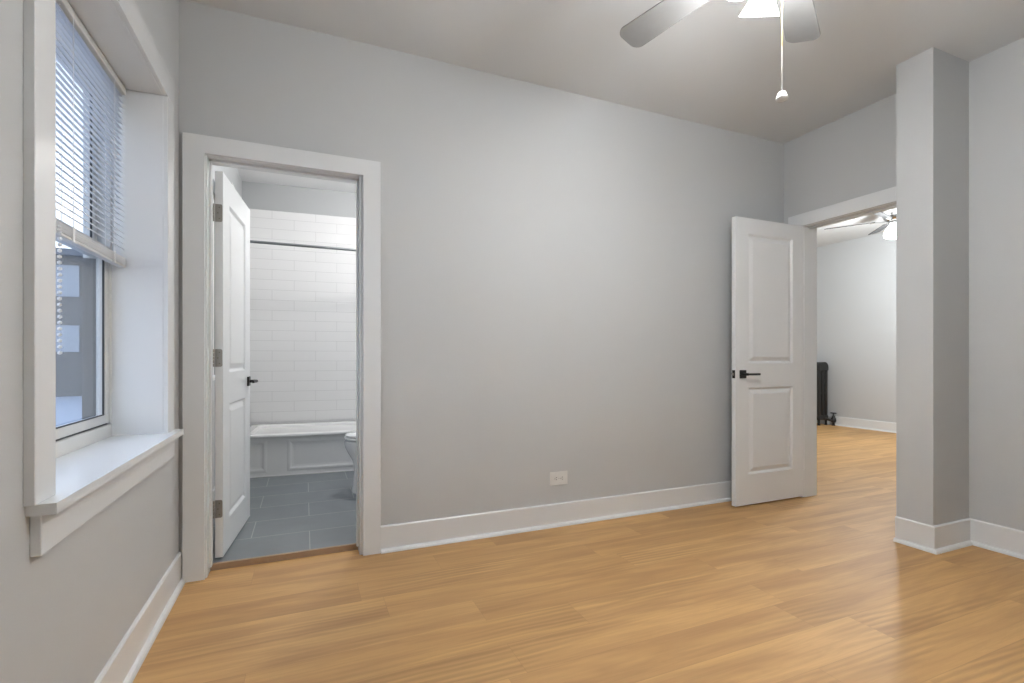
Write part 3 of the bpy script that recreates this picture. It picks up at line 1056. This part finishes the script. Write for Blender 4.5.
FX, FY, FZ = 1.46, 1.155, 2.45
fan = tag(empty('ceiling_fan', (FX, FY, ZC)), 'ceiling fan with lit glass shades and a pull chain in the near room', 'ceiling fan')
bm = bmesh.new()
lathe(bm, [(0.072, 0.0), (0.072, -0.012), (0.062, -0.045), (0.035, -0.062), (0.016, -0.066)], 32)
obj('canopy', bm, M['fanbody'], fan, smooth=True)
bm = bmesh.new()
tube(bm, [(0, 0, -0.06), (0, 0, -0.165)], 0.0125, 14)
obj('downrod', bm, M['fanbody'], fan, smooth=True)
bm = bmesh.new()
lathe(bm, [(0.03, -0.155), (0.085, -0.165), (0.115, -0.19), (0.12, -0.235), (0.105, -0.262), (0.08, -0.275), (0.06, -0.29)], 40)
obj('motor_housing', bm, M['fanbody'], fan, smooth=True)
blade_set(fan, FZ - ZC, [PI / 2 - 0.399 + math.radians(36 + 72 * k) for k in range(5)], 0.667, M['blade'], M['fanbody'])
bm = bmesh.new()
lathe(bm, [(0.058, -0.285), (0.068, -0.30), (0.068, -0.335), (0.05, -0.36), (0.03, -0.375), (0.012, -0.38)], 32)
kit = obj('light_kit', bm, M['fanbody'], fan, smooth=True)
FWD = PI / 2 - 0.399                       # the way the camera looks, as an angle from +x
for k in range(4):
    ang = FWD + math.radians(-2 + 90 * k)
    dx, dy = math.cos(ang), math.sin(ang)
    TILT = math.radians(35)
    # fitter neck position and downward/outward axis
    nx, nz = 0.092, -0.332
    bm = bmesh.new()
    tube(bm, [(dx * 0.05, dy * 0.05, -0.312), (dx * 0.08, dy * 0.08, -0.316), (dx * nx, dy * nx, nz)], 0.010, 10)
    Mx = Matrix.Translation((dx * nx, dy * nx, nz)) @ Matrix.Rotation(ang, 4, 'Z') @ Matrix.Rotation(-TILT, 4, 'Y')
    lathe(bm, [(0.012, 0.012), (0.027, 0.006), (0.030, -0.02), (0.028, -0.022)], 20, Mx)
    obj('lamp_arm', bm, M['fanbody'], fan, smooth=True)
    bm = bmesh.new()
    prof = [(0.029, -0.014), (0.031, -0.03), (0.036, -0.055), (0.046, -0.085), (0.060, -0.112), (0.067, -0.124)]
    inner = [(r - 0.003, z) for r, z in reversed(prof)]
    lathe(bm, prof + [(0.0665, -0.126)] + inner[:-1] + [(0.026, -0.012)], 32, Mx)
    sh = obj('lamp_shade', bm, M['shade'], fan, smooth=True)
    bm = bmesh.new()
    lathe(bm, [(0.012, -0.012), (0.013, -0.035), (0.022, -0.055), (0.025, -0.072), (0.020, -0.088), (0.006, -0.095)], 20, Mx)
    obj('bulb', bm, M['bulb'], sh, smooth=True)
    q = Mx @ Vector((0, 0, -0.150))
    lamp('fan_bulb_light', q, FAN_BULB_W, 0.05, (0.97, 0.985, 1.0), fan)
# pull chain
bm = bmesh.new()
tube(bm, [(0, 0, -0.372), (0, 0, -0.65)], 0.0010, 6)
for k in range(65):
    q = bmesh.ops.create_icosphere(bm, subdivisions=1, radius=0.0021)
    for v in q['verts']:
        v.co += Vector((0, 0, -0.376 - k * 0.0042))
pc = obj('pull_chain', bm, M['brass'], fan, smooth=True)
bm = bmesh.new()
tube(bm, [(0, 0, -0.648), (0, 0, -0.803)], 0.0011, 8)
obj('pull_cord', bm, M['greycord'], pc)
bm = bmesh.new()
lathe(bm, [(0.004, -0.799), (0.012, -0.802), (0.0195, -0.822), (0.0165, -0.829), (0.006, -0.833)], 8)
obj('pull_knob', bm, M['crystal'], pc)

# ---- far room fan
hf = tag(empty('ceiling_fan', (6.16, 3.455, ZC2)), 'ceiling fan with dark blades and a lit globe in the far room', 'ceiling fan')
bm = bmesh.new()
lathe(bm, [(0.075, 0.0), (0.075, -0.012), (0.06, -0.04), (0.016, -0.06)], 28)
obj('canopy', bm, M['chrome'], hf, smooth=True)
bm = bmesh.new()
tube(bm, [(0, 0, -0.055), (0, 0, -0.16)], 0.0125, 12)
obj('downrod', bm, M['chrome'], hf, smooth=True)
bm = bmesh.new()
lathe(bm, [(0.03, -0.15), (0.09, -0.155), (0.10, -0.17), (0.10, -0.205), (0.08, -0.235), (0.05, -0.25)], 32)
obj('motor_housing', bm, M['chrome'], hf, smooth=True)
blade_set(hf, 2.62 - ZC2, [math.radians(47 + 72 * k) for k in range(5)], 0.667, M['darkblade'], M['chrome'], pitch=math.radians(-15))
bm = bmesh.new()
lathe(bm, [(0.05, -0.248), (0.055, -0.265), (0.03, -0.28)], 24)
obj('light_kit', bm, M['chrome'], hf, smooth=True)
ax = Vector((-0.45, 0.35, 0)).normalized()
ga = math.atan2(0.5, -0.45)
Mx = Matrix.Translation((0, 0, -0.265))
bm = bmesh.new()
lathe(bm, [(0.02, 0.0), (0.045, -0.02), (0.075, -0.06), (0.095, -0.10), (0.098, -0.13), (0.085, -0.155), (0.05, -0.172), (0.005, -0.178)], 28, Mx)
obj('lamp_globe', bm, M['globe'], hf, smooth=True)
lamp('far_fan_light', (0, 0, -0.64), HALL_BULB_W, 0.10, (0.94, 0.98, 1.0), hf)

# ================================================================== outlet on the long wall
ou = tag(empty('wall_outlet', (1.467, D, 0.296)), 'white horizontal duplex outlet low on the long grey wall', 'outlet')
bm = bmesh.new()
box(bm, -0.062, 0.062, -0.006, 0.0, -0.042, 0.042, bev=0.003, seg=2)
obj('cover_plate', bm, M['plate'], ou)
for sx in (-0.021, 0.021):
    bm = bmesh.new()
    ring_loft(bm, [[(p[0], -0.0055, p[1]) for p in [(q[0] + sx, q[1]) for q in rrect(-0.0145, 0.0145, -0.017, 0.017, 0.009, 0)]],
                   [(p[0], -0.0085, p[1]) for p in [(q[0] + sx, q[1]) for q in rrect(-0.0145, 0.0145, -0.017, 0.017, 0.009, 0)]]])
    so = obj('socket', bm, M['plate'], ou)
    bm = bmesh.new()
    box(bm, sx - 0.002, sx + 0.006, -0.0089, -0.0084, -0.0080, -0.0050)
    box(bm, sx - 0.002, sx + 0.006, -0.0089, -0.0084, 0.0050, 0.0080)
    lathe(bm, [(0.0026, 0), (0.0026, 0.0006)], 10, Matrix.Translation((sx - 0.009, -0.0083, 0)) @ Matrix.Rotation(PI / 2, 4, 'X'))
    obj('slots', bm, M['slot'], so)
bm = bmesh.new()
lathe(bm, [(0.003, 0), (0.003, 0.001)], 10, Matrix.Translation((0, -0.0055, 0)) @ Matrix.Rotation(PI / 2, 4, 'X'))
obj('screw', bm, M['nickel'], ou)
